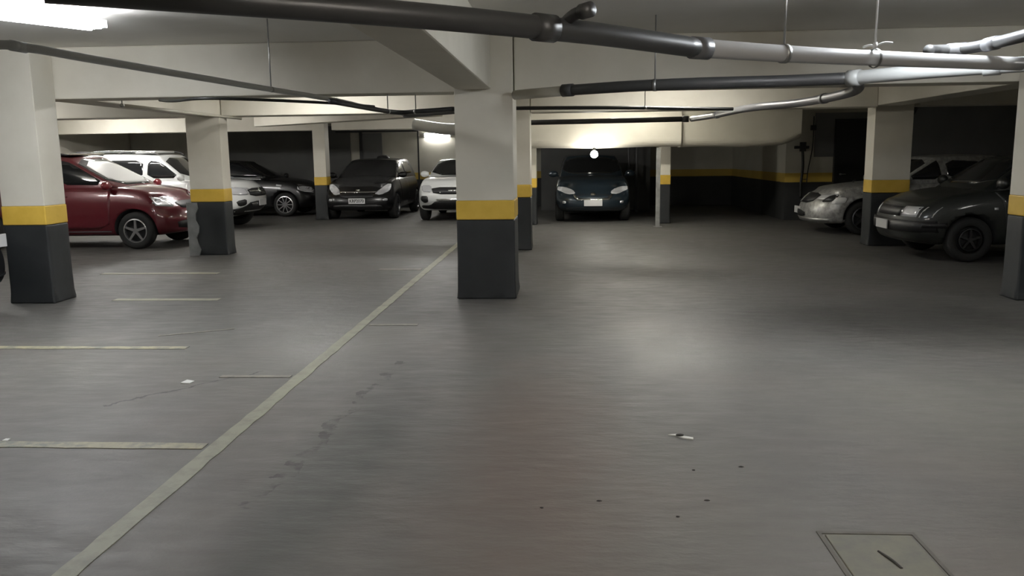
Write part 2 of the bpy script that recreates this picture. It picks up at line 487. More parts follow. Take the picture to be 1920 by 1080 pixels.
for v in cb.verts: v.co = Vector((v.co.x * 1.2, v.co.y * .7, abs(v.co.z) * .5 + .002)) * random.uniform(.85, 1.1)
o = link('crumb', cb, DIRT, sc, True); o.location = (-.005, .02, .004)
PB = [((.615, 3.8), 'dark crumb on the floor below the torn wrapper'), ((.15, 3.43), 'dark crumb on the floor, farther down towards the bottom edge'),
      ((.47, 3.28), 'flat dark crumb left of the floor hatch'), ((.62, 3.45), 'tiny dark speck between the wrapper and the floor hatch'), ((-.1, 3.35), 'tiny dark speck near the middle of the bottom edge'),
      ((.85, 3.85), 'oblong dark speck right of the torn wrapper')]
for i, ((x, y), lab) in enumerate(PB):
    cb = NB(); bmesh.ops.create_icosphere(cb, subdivisions=2, radius=.0085)
    for v in cb.verts: v.co = Vector((v.co.x * (1 + .5 * (i % 2)), v.co.y * .8, abs(v.co.z) * .5)) * random.uniform(.8, 1.15)
    o = link('floor_crumb', cb, DIRT, None, True); o.location = (x, y, 0)
    tag(o, lab, 'litter', 'dark crumbs on the floor')

# ------------------------------------------------------------------ pipes
def ring_on(bm, P, i, r, ln):
    a = P[i]; d = (P[min(i + 1, len(P) - 1)] - P[max(i - 1, 0)]).normalized()
    cyl(bm, a - d * ln / 2, a + d * ln / 2, r)
def pipe(name, pts, r, m, label, cat='pipe', couplings=(), hangers=(), curve=True, ring=1.18, cm=None, group=None):
    p0 = Vector(pts[0])
    t = empty(name, p0, 0, label, cat, group)
    L = [Vector(p) - p0 for p in pts]
    P = crom(L) if curve else L
    link('pipe_run', tube(NB(), L, r, 20, curve), m, t, True)
    for u in couplings:
        i = int(u * (len(P) - 1))
        b = NB(); ring_on(b, P, i, (r[0] if isinstance(r, tuple) else r) * ring, .11)
        link('coupling', b, cm or m, t, True)
    for u in hangers:
        i = int(u * (len(P) - 1))
        q = P[i]; rr = r[0] if isinstance(r, tuple) else r
        b = NB(); cyl(b, q, (q.x, q.y, ZC - p0.z), .006, 8); ring_on(b, P, i, rr * 1.08, .03)
        link('hanger', b, STEEL, t, True)
    return t
t = pipe('drain_pipe', [(-1.72, 2.75, 2.07), (-.68, 3.38, 2.065), (.09, 3.98, 2.06), (.72, 4.62, 2.055)], .052, PIPED,
         'thick dark drain pipe crossing the top of the view above the middle pillar', couplings=(.62,), hangers=())
b = NB(); tube(b, [(1.70, 1.20, .0), (1.76, 1.11, .045), (1.815, 1.04, .055)], .027, 16); cyl(b, (1.80, 1.055, .053), (1.84, 1.01, .056), .034)
link('branch_stub', b, PIPED, t, True)
pipe('drain_pipe', [(.73, 4.625, 2.055), (1.25, 4.92, 2.05), (1.84, 5.20, 2.045), (2.9, 5.58, 2.03)], (.050, .042), mat('lit_grey_pvc', (.50, .50, .50), .3),  # lighter section, with lamp light also put into its grey
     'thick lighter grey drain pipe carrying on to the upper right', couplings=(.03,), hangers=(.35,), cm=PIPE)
pipe('drain_pipe', [(-.49, 8.5, 2.10), (.04, 8.02, 2.10)], .048, PIPEC, 'short cream painted pipe end leaving the nearest middle pillar', curve=False)
pipe('drain_pipe', [(.04, 8.0, 2.10), (.6, 7.66, 2.10), (1.18, 7.48, 2.10), (1.9, 7.4, 2.10), (2.4, 7.25, 2.10)], .050, PIPED,
     'dark pipe running from the cream pipe end towards the right', couplings=(.02,), hangers=(.36,))
pipe('drain_pipe', [(2.42, 7.22, 2.10), (2.72, 6.85, 2.10), (3.1, 6.5, 2.10), (3.6, 6.15, 2.10), (4.6, 5.6, 2.10)], .056, PIPEL,
     'pale grey lit pipe running out at the right edge', couplings=(.0, .55))
pipe('drain_pipe', [(2.45, 7.3, 2.09), (2.78, 8.2, 2.08), (2.95, 9.35, 2.09), (2.88, 10.52, 2.09), (2.5, 11.6, 2.09), (2.37, 13.2, 2.08), (2.2, 14.6, 2.08)], .05, PIPE,
     'grey branch pipe leading back to the right from the lit pipe and bending left', couplings=(.4, .85))
pipe('drain_pipe', [(2.1, 14.68, 2.08), (.8, 14.95, 2.08), (-.9, 15.2, 2.08)], .045, PIPED, 'dark pipe under the strip light in front of the low casing', curve=False, couplings=(.0,), hangers=())
pipe('conduit', [(2.36, 11.95, 2.1), (1.08, 11.3, 2.1), (.2, 11.0, 2.1), (-.9, 10.8, 2.1)], .024, PIPED, 'thin dark conduit above the low casing', cat='conduit', hangers=(.35,))
pipe('drain_pipe', [(2.34, 5.62, 2.13), (2.44, 5.72, 2.14), (2.58, 5.66, 2.14), (2.64, 5.3, 2.14), (2.62, 4.6, 2.14)], .036, PIPED, 'short grey pipe rising to the upper right corner', couplings=(.45, .7), cm=PIPE, curve=True)
pipe('conduit', [(-5.2, 4.15, 2.1), (-3.1, 4.22, 2.1), (-2.86, 4.36, 2.1), (-2.80, 5.02, 2.1), (-2.62, 6.83, 2.1), (-2.42, 8.61, 2.1), (-2.3, 9.9, 2.08), (-2.2, 11.58, 2.08)], .024, PIPEL,
     'thin pale conduit sloping down across the upper left', cat='conduit', couplings=(.28,), hangers=(.62,))
pipe('conduit', [(-2.02, 7.2, 1.985), (-1.84, 9.0, 1.98), (-1.5, 8.9, 1.98), (-1.14, 8.62, 1.98)], .024, CABLE, 'dark conduit bending behind the nearest middle pillar', cat='conduit', hangers=(.3, .6))
pipe('conduit', [(-2.2, 11.5, 2.08), (-1.2, 11.2, 2.12), (-.95, 11.2, 2.12)], .05, PIPE, 'grey pipe end tucked left of the nearest middle pillar', cat='conduit')
pipe('cable', [(-4.3, 8.74, 2.13), (-3.75, 7.9, 2.06), (-3.16, 7.45, 2.045), (-2.42, 8.26, 2.045), (-2.06, 9.05, 2.045)], .014, CABLE, 'black cable looping under the beam left of the middle pillar', cat='cable')
pipe('duct', [(-2.9, 16.2, 2.12), (-2.3, 16.0, 2.02), (-1.7, 15.9, 2.0), (-1.0, 15.9, 2.0)], .11, PIPEL, 'pale round duct showing left of the middle pillar', cat='duct', hangers=(.5,))
pipe('conduit', [(-5.02, 9.3, 2.12), (-5.02, 12.8, 2.12)], .02, PIPEC, 'thin pipe beneath the beam joining the two left pillars', cat='conduit', curve=False, couplings=(), hangers=(0,))
pipe('hose', [(5.9, 14.6, 2.30), (5.85, 14.5, 2.15), (5.7, 14.5, 1.98)], .055, CABLE, 'short black elbow pipe above the dark panel on the right', cat='hose', hangers=(0,))
# suspension rod with spider clamp, lit by the right lamp
t = empty('suspension_rod', (1.84, 5.16, 2.04), 0, 'bright steel rod with a clamp holding the drain pipe', 'rod')
b = NB(); cyl(b, (0, 0, .055), (0, 0, ZC - 2.045), .006, 8)
link('rod', b, STEELW, t, True)
b = NB(); tube(b, [(-.07, 0, .065), (-.03, 0, .075), (0, 0, .07), (.05, 0, .088), (.10, 0, .085)], .006, 8); cyl(b, (0, 0, .052), (0, 0, .09), .012, 10)
link('clamp', b, STEELW, t, True)
b = NB(); lathe(b, [(.055, -.01), (.058, 0), (.055, .01)], 24, 'y')
o = link('strap', b, STEEL, t, True); o.rotation_euler = (0, 0, R(-68))

# thin metal post and the hanging cable bracket
t = empty('metal_post', (1.93, 17.2, 0), 0, 'thin pale metal post standing right of the dark blue car', 'post')
link('tube', box(NB(), (-.04, -.04, 0), (.04, .04, 1.615), .006), noisy('dull_zinc', (.20, .20, .195), (.32, .32, .31), 6, .5, .2), t)
link('foot', box(NB(), (-.09, -.09, 0), (.09, .09, .015)), STEEL, t)
t = empty('cable_drop', (5.18, 18.53, 0), 0, 'black cables dropping from a wall bracket beside the silver car', 'cable')
b = NB(); tube(b, [(0, 0, 1.62), (.02, -.02, 1.2), (.0, 0, .8), (.01, 0, .5)], .03, 10)
link('thick_cable', b, CABLE, t, True)
b = NB(); tube(b, [(.22, 0, 2.25), (.22, .02, 1.6), (.14, 0, 1.1), (.12, 0, .82)], .010, 8)
link('thin_cable', b, CABLE, t, True)
b = NB(); box(b, (-.16, -.03, 1.56), (.14, .06, 1.62)); box(b, (-.05, -.04, 1.5), (.07, .04, 1.7))
link('bracket', b, TRIM, t)
link('junction_box', box(NB(), (.17, -.05, 1.95), (.27, .06, 2.06), .006), TRIM, t)
for z in (.9, 1.02):
    b = NB(); cyl(b, (0, 0, z), (.13, 0, z), .008, 8)
    link('rung', b, TRIM, t)
# two dim vertical pipes behind the dark blue car
for x, lab in ((1.66, 'dim vertical pipe on the wall behind the dark blue car, nearer that car'), (1.86, 'dim vertical pipe on the wall behind the dark blue car, nearer the metal post')):
    b = NB(); cyl(b, (0, 0, 0), (0, 0, 2.6), .03)
    o = link('wall_pipe', b, PIPE, None, True); o.location = (x, 21.5, 0); tag(o, lab, 'pipe', 'dim wall pipes')

# ------------------------------------------------------------------ lamps
def strip_lamp(loc, rz, label, power, length=1.2, wall=False, col=(1., .985, .95), fat=1.):
    t = empty('strip_light', loc, rz, label, 'ceiling light', 'fluorescent strip lights')
    m = mat('strip_glow', (1, 1, 1), .5, emit=col, es=power)
    h = length / 2
    if wall:
        link('housing', box(NB(), (-h, -.0, -.06), (h, .03, .06), .006), FIXW, t)
        for z in (-.03, .03):
            b = NB(); cyl(b, (-h + .04, -.03, z), (h - .04, -.03, z), .016); link('tube', b, m, t, True)
        for s in (-1, 1): link('end_cap', box(NB(), (s * h - .02, -.05, -.05), (s * h + .02, 0, .05), .004), FIXW, t)
    else:
        link('housing', box(NB(), (-h, -.028, -.09), (h, .028, 0), .006), FIXW, t)
        for y in (-.045 * fat ** .6, .045 * fat ** .6):
            b = NB(); cyl(b, (-h + .04, y, -.10), (h - .04, y, -.10), .016 * fat); link('tube', b, m, t, True)
        for s in (-1, 1): link('end_cap', box(NB(), (s * h - .02, -.075, -.125), (s * h + .02, .075, -.06), .004), FIXW, t)
    return t
PW = 120.
strip_lamp((-4.12, 6.3, ZC - .002), R(58), 'glaring strip light at the upper left corner', PW * .9, fat=2.3, col=(.93, .96, 1.))
strip_lamp((2.3, 5.7, ZC - .002), R(95), 'strip light just above the upper right of the view', PW * 1.9, col=(.9, .95, 1.))
strip_lamp((-3.6, 11.4, ZC - .002), 0, 'strip light behind the beam, left of the middle pillar', PW * 1.2)
strip_lamp((1.6, 11.6, ZC - .002), 0, 'strip light behind the beam, right of the middle pillar', PW * 1.2, col=(1., .97, .90))
strip_lamp((-9.0, 11.2, ZC - .002), 0, 'added fill strip light behind the beam, over the red car', PW * 1.2)  # lamp added to brighten the left bay between the beam rows
strip_lamp((-9.4, 16.2, ZC - .002), 0, 'strip light over the white four-wheel drive car', PW * 1.8)
strip_lamp((-6.6, 15.3, ZC - .002), 0, 'added fill strip light above the space between the red car and the back pillar', PW * 1.1)  # lamp added to brighten the white bonnet and nearby car fronts
strip_lamp((-10.8, 18.6, ZC - .002), 0, 'added fill strip light in the far left bay', PW * 1.2)  # lamp added to lift the ceiling zone at the back left
strip_lamp((1.4, 15.9, ZC - .002), 0, 'strip light above the low casing', PW * 1.1, col=(1., .96, .84))
strip_lamp((-3.7, 24.369, 2.12), 0, 'strip light on the back wall above the white car', PW * .7, .8, True)
strip_lamp((1.2, 1.2, ZC - .002), 0, 'strip light overhead near the camera', PW * 1.5, col=(1., .92, .82))
strip_lamp((-6.5, .5, ZC - .002), 0, 'strip light overhead at the near left', PW * .9, col=(1., .94, .86))
strip_lamp((7.2, 6.6, ZC - .002), R(90), 'added unseen fill strip light overhead beyond the right pillars', PW * .5)  # unseen lamp added to light the right pillars' front faces
strip_lamp((-2.5, 16.8, ZC - .002), 0, 'added fill strip light in front of the white car behind the middle pillar', PW * 1.3)  # lamp added to light the fronts of the cars facing the camera
t = empty('bare_bulb', (.62, 17.15, 1.50), 0, 'glowing bare bulb under the low casing above the dark blue car', 'lamp')
b = NB(); bmesh.ops.create_uvsphere(b, u_segments=20, v_segments=12, radius=.075)
link('bulb', b, mat('bulb_glow', (1, 1, 1), .5, emit=(1, .97, .88), es=180), t, True)
b = NB(); cyl(b, (0, 0, .05), (0, 0, .13), .028, 16); cyl(b, (0, .0, .115), (0, .16, .115), .015, 12)
link('socket', b, TRIM, t, True)

# ------------------------------------------------------------------ cars
def lerp(a, b, t): return a + (b - a) * t
def pw(tbl, x):
    if x <= tbl[0][0]: return tbl[0][1]
    for (x0, y0), (x1, y1) in zip(tbl, tbl[1:]):
        if x <= x1:
            t = (x - x0) / (x1 - x0)
            return lerp(y0, y1, t)
    return tbl[-1][1]
def sm(t):
    t = max(0, min(1, t)); return t * t * (3 - 2 * t)
def lattice(bm, ts, ss, hs, fn):
    V = {}
    nt, ns, nh = len(ts) - 1, len(ss) - 1, len(hs) - 1
    def v(i, j, k):
        if (i, j, k) not in V: V[i, j, k] = bm.verts.new(fn(ts[i], ss[j], hs[k]))
        return V[i, j, k]
    for i in range(nt):
        for j in range(ns):
            for k, fl in ((0, 1), (nh, 0)):
                q = [v(i, j, k), v(i + 1, j, k), v(i + 1, j + 1, k), v(i, j + 1, k)]
                bm.faces.new(q[::-1] if fl else q)
        for k in range(nh):
            for j, fl in ((0, 0), (ns, 1)):
                q = [v(i, j, k), v(i + 1, j, k), v(i + 1, j, k + 1), v(i, j, k + 1)]
                bm.faces.new(q[::-1] if fl else q)
    for j in range(ns):
        for k in range(nh):
            for i, fl in ((0, 1), (nt, 0)):
                q = [v(i, j, k), v(i, j + 1, k), v(i, j + 1, k + 1), v(i, j, k + 1)]
                bm.faces.new(q[::-1] if fl else q)
def baked(o, mods):
    # evaluate modifiers to a plain mesh and return it
    dg = bpy.context.evaluated_depsgraph_get()
    dg.update()
    me = bpy.data.meshes.new_from_object(o.evaluated_get(dg), depsgraph=dg)
    return me
def chaikin(p, n):
    for _ in range(n):
        q = []
        for i in range(len(p)):
            a, b = p[i], p[(i + 1) % len(p)]
            q += [(a[0] * .8 + b[0] * .2, a[1] * .8 + b[1] * .2), (a[0] * .2 + b[0] * .8, a[1] * .2 + b[1] * .8)]
        p = q
    return p

class Car:
    def __init__(s, label, loc, rz, P, body_mat, cat='car'):
        s.P = P
        s.root = empty(P.get('name', 'parked_car'), loc, rz, label, cat)
        s.m = body_mat
        L, W = P['L'], P['W']
        hl, hw = L / 2, W / 2
        top, bot = P['top'], P.get('bot', [(-hl, .32), (-hl + .25, .22), (hl - .3, .22), (hl, .26)])
        nose = P.get('nose', [(0, .08), (.2, .0), (.45, .0), (.65, .03), (.85, .08), (1, .22)])
        tail = P.get('tail', [(0, .08), (.3, .0), (.6, .02), (1, .10)])
        R1 = P.get('round', .24)
        def fn(t, y, h):
            x = lerp(-hl, hl, t)
            a = abs(x) / hl
            z0, z1 = pw(bot, x), pw(top, x)
            wv = pw([(0, .90), (.12, .975), (.4, 1.), (.65, .995), (.88, .95), (1, .87)], h)
            hwid = hw * wv * (1 - .05 * a ** 4 - .09 * max(0, (a - .8) / .2) ** 2)
            yy = y * hwid
            z = lerp(z0, z1, h) + (.035 * (1 - y * y) if h > .98 else 0)
            e = sm((a - .72) / .28)
            sh = pw(nose if x > 0 else tail, h) + R1 * abs(y) ** 3
            x -= math.copysign(1, x) * e * sh
            return (x, yy, z)
        bm = NB()
        ts = [0, .025, .08, .16, .25, .34, .43, .52, .60, .68, .76, .84, .90, .95, .98, 1]
        lattice(bm, ts, [-1, -.8, -.4, 0, .4, .8, 1], [0, .12, .35, .6, .82, .95, 1], fn)
        tmp = link('tmp', bm, [body_mat, TRIM])
        mo = tmp.modifiers.new('s', 'SUBSURF'); mo.levels = 2; mo.render_levels = 2
        cut = NB()
        for x in (P['xf'], P['xr']):
            for sy in (-1, 1): cyl(cut, (x, sy * (hw + .1), P['wr'] + .01), (x, sy * (hw - .26), P['wr'] + .01), P['wr'] * P.get('arch', 1.16), 36)
        ct = link('tmpcut', cut, [body_mat, TRIM])
        for f in ct.data.polygons: f.material_index = 1
        b2 = tmp.modifiers.new('b', 'BOOLEAN'); b2.operation = 'DIFFERENCE'; b2.object = ct; b2.solver = 'EXACT'
        me1 = baked(tmp, 0)
        # greenhouse
        xb, xt, xq, xe, zr = P['xb'], P['xt'], P['xq'], P['xe'], P['H']
        def fg(t, y, h):
            xl = lerp(xe, xb, t); xu = lerp(xq, xt, t)
            hh = sm(h) * .25 + h * .75
            x = lerp(xl, xu, hh)
            zb_ = pw(top, xl) - .03
            arch = P.get('roofarch', .03) * (1 - (2 * t - .9) ** 2)
            z = lerp(zb_, zr - .04 + arch, h)
            wid = hw * pw([(0, .90), (.5, .84), (.88, .755), (1, .70)], h) * (1 - .05 * abs(2 * t - 1) ** 3)
            if h > .99: z += .03 * (1 - y * y)
            x -= math.copysign(.10 * abs(y) ** 3, t - .5) * (abs(2 * t - 1) ** 2)
            return (x, y * wid, z)
        bm = NB()
        lattice(bm, [0, .03, .12, .3, .5, .7, .88, .97, 1], [-1, -.92, -.5, 0, .5, .92, 1], [0, .06, .45, .8, .94, 1], fg)
        t2 = link('tmp2', bm, [body_mat])
        mo = t2.modifiers.new('s', 'SUBSURF'); mo.levels = 2; mo.render_levels = 2
        me2 = baked(t2, 0)
        bm = NB(); bm.from_mesh(me1); bm.from_mesh(me2)
        s.bvh = BVHTree.FromBMesh(bm)
        me = bpy.data.meshes.new('body'); bm.to_mesh(me); bm.free()
        for m in (body_mat, TRIM): me.materials.append(m)
        me.shade_smooth()
        o = bpy.data.objects.new('body', me); COL.objects.link(o); o.parent = s.root
        s.body = o
        for q in (tmp, ct, t2): bpy.data.objects.remove(q, do_unlink=True)
        s.wheels()
    def hit(s, org, d):
        r = s.bvh.ray_cast(org, d)
        if r[0] is None:
            r = s.bvh.find_nearest(org + d * 2.2)
        return r[0]
    def patch(s, name, view, poly, m, off=.006, depth=.02, rnd=1, parent=None, label=None, step=.06):
        """A plate that follows the body surface: view 'F','B','L','R','T' or yaw degrees; poly in that view's (across, up)."""
        if isinstance(view, str):
            ang = {'F': 0, 'B': 180, 'L': 90, 'R': -90, 'T': None}[view]
        else: ang = view
        if ang is None:
            d = Vector((0, 0, -1)); U = Vector((1, 0, 0)); V = Vector((0, 1, 0)); O = Vector((0, 0, 3))
        else:
            a = R(ang)
            n = Vector((math.cos(a), math.sin(a), 0)); d = -n
            U = Vector((-math.sin(a), math.cos(a), 0)); V = Vector((0, 0, 1)); O = n * 4
            if view in ('L', 'R'): U = Vector((1, 0, 0))
            if view in ('F', 'B'): U = Vector((0, 1, 0))
        p = chaikin(poly, rnd) if rnd else poly
        bm = NB()
        f = bm.faces.new([bm.verts.new((a_, b_, 0)) for a_, b_ in p])
        lo = [min(c[i] for c in p) for i in (0, 1)]; hi = [max(c[i] for c in p) for i in (0, 1)]
        for i in (0, 1):
            k = max(1, int((hi[i] - lo[i]) / step))
            for j in range(1, k):
                c = lo[i] + (hi[i] - lo[i]) * j / k
                co = (c, 0, 0) if i == 0 else (0, c, 0); no = (1, 0, 0) if i == 0 else (0, 1, 0)
                bmesh.ops.bisect_plane(bm, geom=bm.verts[:] + bm.edges[:] + bm.faces[:], plane_co=co, plane_no=no)
        for v in bm.verts:
            h = s.hit(O + U * v.co.x + V * v.co.y, d)
            v.co = h - d * off
        ex = bmesh.ops.extrude_face_region(bm, geom=bm.faces[:])
        for v in [g for g in ex['geom'] if isinstance(g, bmesh.types.BMVert)]: v.co += d * depth
        o = link(name, bm, m, parent or s.root, True)
        if label: o['label'] = label
        # keep flat sides crisp
        for e in ():
            pass
        return o
    def wheels(s):
        P = s.P; r, wd = P['wr'], .20
        hw = P['W'] / 2
        base = None
        for x in (P['xf'], P['xr']):
            for sy in (-1, 1):
                w_ = bpy.data.objects.new('wheel', s.tyre_mesh(r, wd)); COL.objects.link(w_); w_.parent = s.root
                w_.location = (x, sy * (hw - .115), r)
                w_.rotation_euler = (0, random.uniform(0, 6) if P.get('spin', 1) else 0, 0 if sy < 0 else math.pi)
                rm = bpy.data.objects.new('rim', s.rim_mesh(r)); COL.objects.link(rm); rm.parent = w_
    def tyre_mesh(s, r, wd):
        if hasattr(s, '_t'): return s._t
        bm = NB(); h = wd / 2
        lathe(bm, [(r * .62, -h * .8), (r * .66, -h * .98), (r * .86, -h * 1.02), (r * .96, -h * .85), (r, -h * .55), (r, h * .55), (r * .96, h * .85), (r * .86, h * 1.02), (r * .62, h * .98), (r * .62, -h * .8)], 40)
        cyl(bm, (0, -h * .3, 0), (0, h * .6, 0), r * .63, 40)
        o = link('tmp', bm, TYRE, None, True); s._t = o.data; o.data.name = 'wheel'; bpy.data.objects.remove(o)
        return s._t
    def rim_mesh(s, r):
        if hasattr(s, '_r'): return s._r
        P = s.P; bm = NB()
        R2 = r * P.get('rim', .66)
        lathe(bm, [(R2, -.06), (R2 * 1.02, -.10), (R2 * .93, -.105), (R2 * .88, -.075), (R2 * .88, -.03)], 40)
        cyl(bm, (0, -.095, 0), (0, -.05, 0), R2 * .2, 16)
        n = P.get('spokes', 5)
        for k in range(n):
            a = 2 * math.pi * k / n + .3
            c, q = math.cos(a), math.sin(a)
            def pt(rad, lat, y): return (c * rad - q * lat, y, q * rad + c * lat)
            w0, w1 = (.24, .17) if n <= 5 else (.15, .11)
            vs = []
            for y in (-.092, -.05):
                vs += [bm.verts.new(pt(rad, lt, y + (.0 if rad < .5 * R2 else .0))) for rad, lt in ((R2 * .1, -w0 * R2 / 2), (R2 * .93, -w1 * R2 / 2), (R2 * .93, w1 * R2 / 2), (R2 * .1, w0 * R2 / 2))]
            bm.faces.new(vs[:4]); bm.faces.new(vs[4:][::-1])
            for i in range(4): bm.faces.new((vs[i], vs[(i + 1) % 4], vs[4 + (i + 1) % 4], vs[4 + i]))
        o = link('tmp', bm, P.get('rimmat', RIM), None, False); s._r = o.data; o.data.name = 'rim'; bpy.data.objects.remove(o)
        return s._r
    def bothsides(s, name, poly, m, **k):
        for v in ('L', 'R'): s.patch(name, v, poly, m, **k)
    def pair_front(s, name, poly, m, view='F', **k):
        outs = []
        for sg in (1, -1):
            p = [(a * sg, b) for a, b in poly]
            if isinstance(view, str): outs.append(s.patch(name, view, p, m, **k))
            else: outs.append(s.patch(name, view * sg, p, m, **k))
        return outs
    def mirror(s, x, z, m, out=.12):
        hw = s.P['W'] / 2
        for sg in (-1, 1):
            bm = NB()
            bmesh.ops.create_uvsphere(bm, u_segments=14, v_segments=10, radius=1)
            for v in bm.verts: v.co = Vector((v.co.x * .055 - (.015 if v.co.x < 0 else 0), v.co.y * .115, v.co.z * .075))
            cyl(bm, (0, -sg * .13, -.05), (0, -sg * .02, -.01), .02, 8)
            o = link('wing_mirror', bm, m, s.root, True)
            o.location = (x, sg * (hw * .90 + out), z)
    def plate(s, y, z, m=PLATE, text=None, w=.40, h=.13, off=.015):
        p = s.hit(Vector((4, y, z)), Vector((-1, 0, 0)))
        q = s.hit(Vector((4, y, z - h / 2)), Vector((-1, 0, 0)))
        x = max(p.x, q.x) + off
        o = link('number_plate', box(NB(), (-.008, -w / 2, -h / 2), (.008, w / 2, h / 2), .004), m, s.root)
        o.location = (x, y, z)
        if text:
            cu = bpy.data.curves.new('t', 'FONT'); cu.body = text; cu.size = h * .82; cu.extrude = .0015; cu.align_x = 'CENTER'; cu.align_y = 'CENTER'; cu.offset = .002
            to = bpy.data.objects.new('t', cu); COL.objects.link(to)
            me = baked(to, 0); bpy.data.objects.remove(to)
            me.materials.clear(); me.materials.append(INK)
            c = bpy.data.objects.new('plate_characters', me); COL.objects.link(c); c.parent = o
            c.rotation_euler = (R(90), 0, R(90)); c.location = (.0095, 0, 0)
            xs = [v.co.x for v in me.vertices]; k = w * .86 / (max(xs) - min(xs)); c.scale = (min(1.2, k), 1, 1)
        return o
    def side_glass(s, wins, m=GLASS, names=('front_side_window', 'rear_side_window', 'quarter_window')):
        P = s.P
        def fit(p):
            x, z = p
            zb = pw(P['top'], x) - .03
            h = max(0, min(1, (z - zb) / (P['H'] - .04 - zb)))
            hh = sm(h) * .25 + h * .75
            return (max(min(x, lerp(P['xb'], P['xt'], hh) - .17), lerp(P['xe'], P['xq'], hh) + .17), z)
        wins = [[fit(p) for p in w_] for w_ in wins]
        for n, w_ in zip(names, wins):
            s.bothsides(n, w_, m, rnd=1, off=.004)
    def doors(s, polys):
        for poly in polys:
            for v in ('L', 'R'):
                s.patch('door', v, poly, s.m, off=.005, depth=.012, rnd=1)
    def handles(s, pts):
        for x, z in pts:
            for sg in (-1, 1):
                p = s.hit(Vector((x, sg * 4, z)), Vector((0, -sg, 0)))
                b = NB(); box(b, (x - .09, p.y - .004 * sg, z - .014), (x + .09, p.y + .022 * sg, z + .014), .006)
                link('door_handle', b, s.m, s.root)
    def windscreens(s, zb, zt, wb, wt, m=GLASS, rb=None, name='windscreen'):
        s.patch(name, 'F', [(-wb, zb), (wb, zb), (wt, zt), (-wt, zt)], m, rnd=1, off=.005, step=.05)
        rb = rb or zb
        s.patch('rear_window', 'B', [(-wb, rb), (wb, rb), (wt, zt), (-wt, zt)], GLASS, rnd=1, off=.005)

# --- red people carrier
Pm = dict(L=4.25, W=1.72, H=1.60, wr=.315, xf=1.33, xr=-1.30, xb=1.18, xt=.22, xq=-1.62, xe=-2.02, round=.26, name='red_car', spin=0, rim=.64,
          top=[(-2.12, .98), (-1.5, 1.02), (1.1, 1.05), (1.5, .99), (1.9, .90), (2.12, .80)], roofarch=.04)
c = Car('dark red people carrier parked behind the left pillars, nose to the right', (-8.62, 14.42, 0), 0, Pm, paint('red_car_paint', (.10, .005, .012), .12, .3))
c.windscreens(1.09, 1.54, .70, .58, GLASSC)
c.patch('sunshade', 'F', [(-.60, 1.12), (.60, 1.12), (.50, 1.49), (-.50, 1.49)], mat('silver_sunshade', (.78, .78, .76), .35), rnd=1, off=.012, depth=.006, step=.05)
c.side_glass([[(-.02, 1.10), (.86, 1.09), (.40, 1.47), (-.02, 1.52)], [(-1.0, 1.10), (-.1, 1.10), (-.1, 1.52), (-.98, 1.50)], [(-1.72, 1.14), (-1.08, 1.10), (-1.07, 1.49), (-1.5, 1.46)]])
c.doors([[(-.05, .34), (.88, .34), (.93, .8), (.92, 1.04), (-.05, 1.04)], [(-1.0, .6), (-.85, .34), (-.09, .34), (-.09, 1.04), (-1.05, 1.04)]])
c.handles([(.08, .90), (-.92, .90)])
for h in c.pair_front('headlamp', [(.50, .70), (.84, .74), (.86, .90), (.56, .86)], LAMP, step=.04): 
    pass
c.patch('headlamp_side', 'R', [(1.66, .74), (2.04, .72), (2.0, .82), (1.62, .90)], LAMP, off=.006, step=.04)
c.patch('headlamp_side', 'L', [(1.66, .74), (2.04, .72), (2.0, .82), (1.62, .90)], LAMP, off=.006, step=.04)
c.patch('grille', 'F', [(-.42, .66), (.42, .66), (.46, .80), (-.46, .80)], TRIM)
c.patch('bumper_intake', 'F', [(-.55, .32), (.55, .32), (.60, .48), (-.60, .48)], TRIM)
c.plate(0, .55)
c.bothsides('sill_trim', [(-.9, .235), (.9, .235), (.9, .31), (-.9, .31)], TRIM, rnd=0, off=.008)
c.mirror(.92, 1.08, paint('red_mirror', (.20, .012, .022)))
b = NB(); tube(b, [(-.9, -.52, 1.60), (-.3, -.56, 1.65), (.1, -.54, 1.60)], .015, 8); link('roof_rail', b, TRIM, c.root, True)
b = NB(); tube(b, [(-.9, .52, 1.60), (-.3, .56, 1.65), (.1, .54, 1.60)], .015, 8); link('roof_rail', b, TRIM, c.root, True)
b = NB(); box(b, (-.22, -.5, 1.605), (.16, .5, 1.635), .012); link('roof_bar', b, PIPEC, c.root, True)

# --- white four wheel drive behind the red car
WHITE = paint('white_car_paint', (.72, .73, .72), 0, .3)
Ps = dict(L=4.32, W=1.80, H=1.63, wr=.35, xf=1.30, xr=-1.32, xb=.95, xt=.30, xq=-1.75, xe=-2.0, round=.22, name='white_car', arch=1.2, rimmat=RIMD,
          top=[(-2.16, 1.02), (-1.5, 1.06), (.9, 1.08), (1.4, 1.05), (1.95, 1.0), (2.16, .90)], nose=[(0, .14), (.2, .02), (.45, .0), (.65, .0), (.85, .02), (1, .10)],
          bot=[(-2.16, .42), (-1.9, .27), (1.8, .27), (2.16, .36)])
c = Car('white four-wheel drive car parked behind the red one, with roof rails', (-8.80, 17.85, 0), 0, Ps, WHITE)
c.windscreens(1.13, 1.55, .70, .60, GLASS)
c.side_glass([[(.0, 1.12), (.82, 1.12), (.42, 1.45), (.0, 1.50)], [(-.95, 1.12), (-.1, 1.12), (-.1, 1.50), (-.95, 1.50)], [(-1.6, 1.16), (-1.08, 1.12), (-1.08, 1.48), (-1.55, 1.45)]])
c.doors([[(-.03, .42), (.85, .42), (.9, .8), (.88, 1.06), (-.03, 1.06)], [(-.95, .65), (-.82, .42), (-.08, .42), (-.08, 1.06), (-1.0, 1.06)]])
c.handles([(.1, .93), (-.85, .93)])
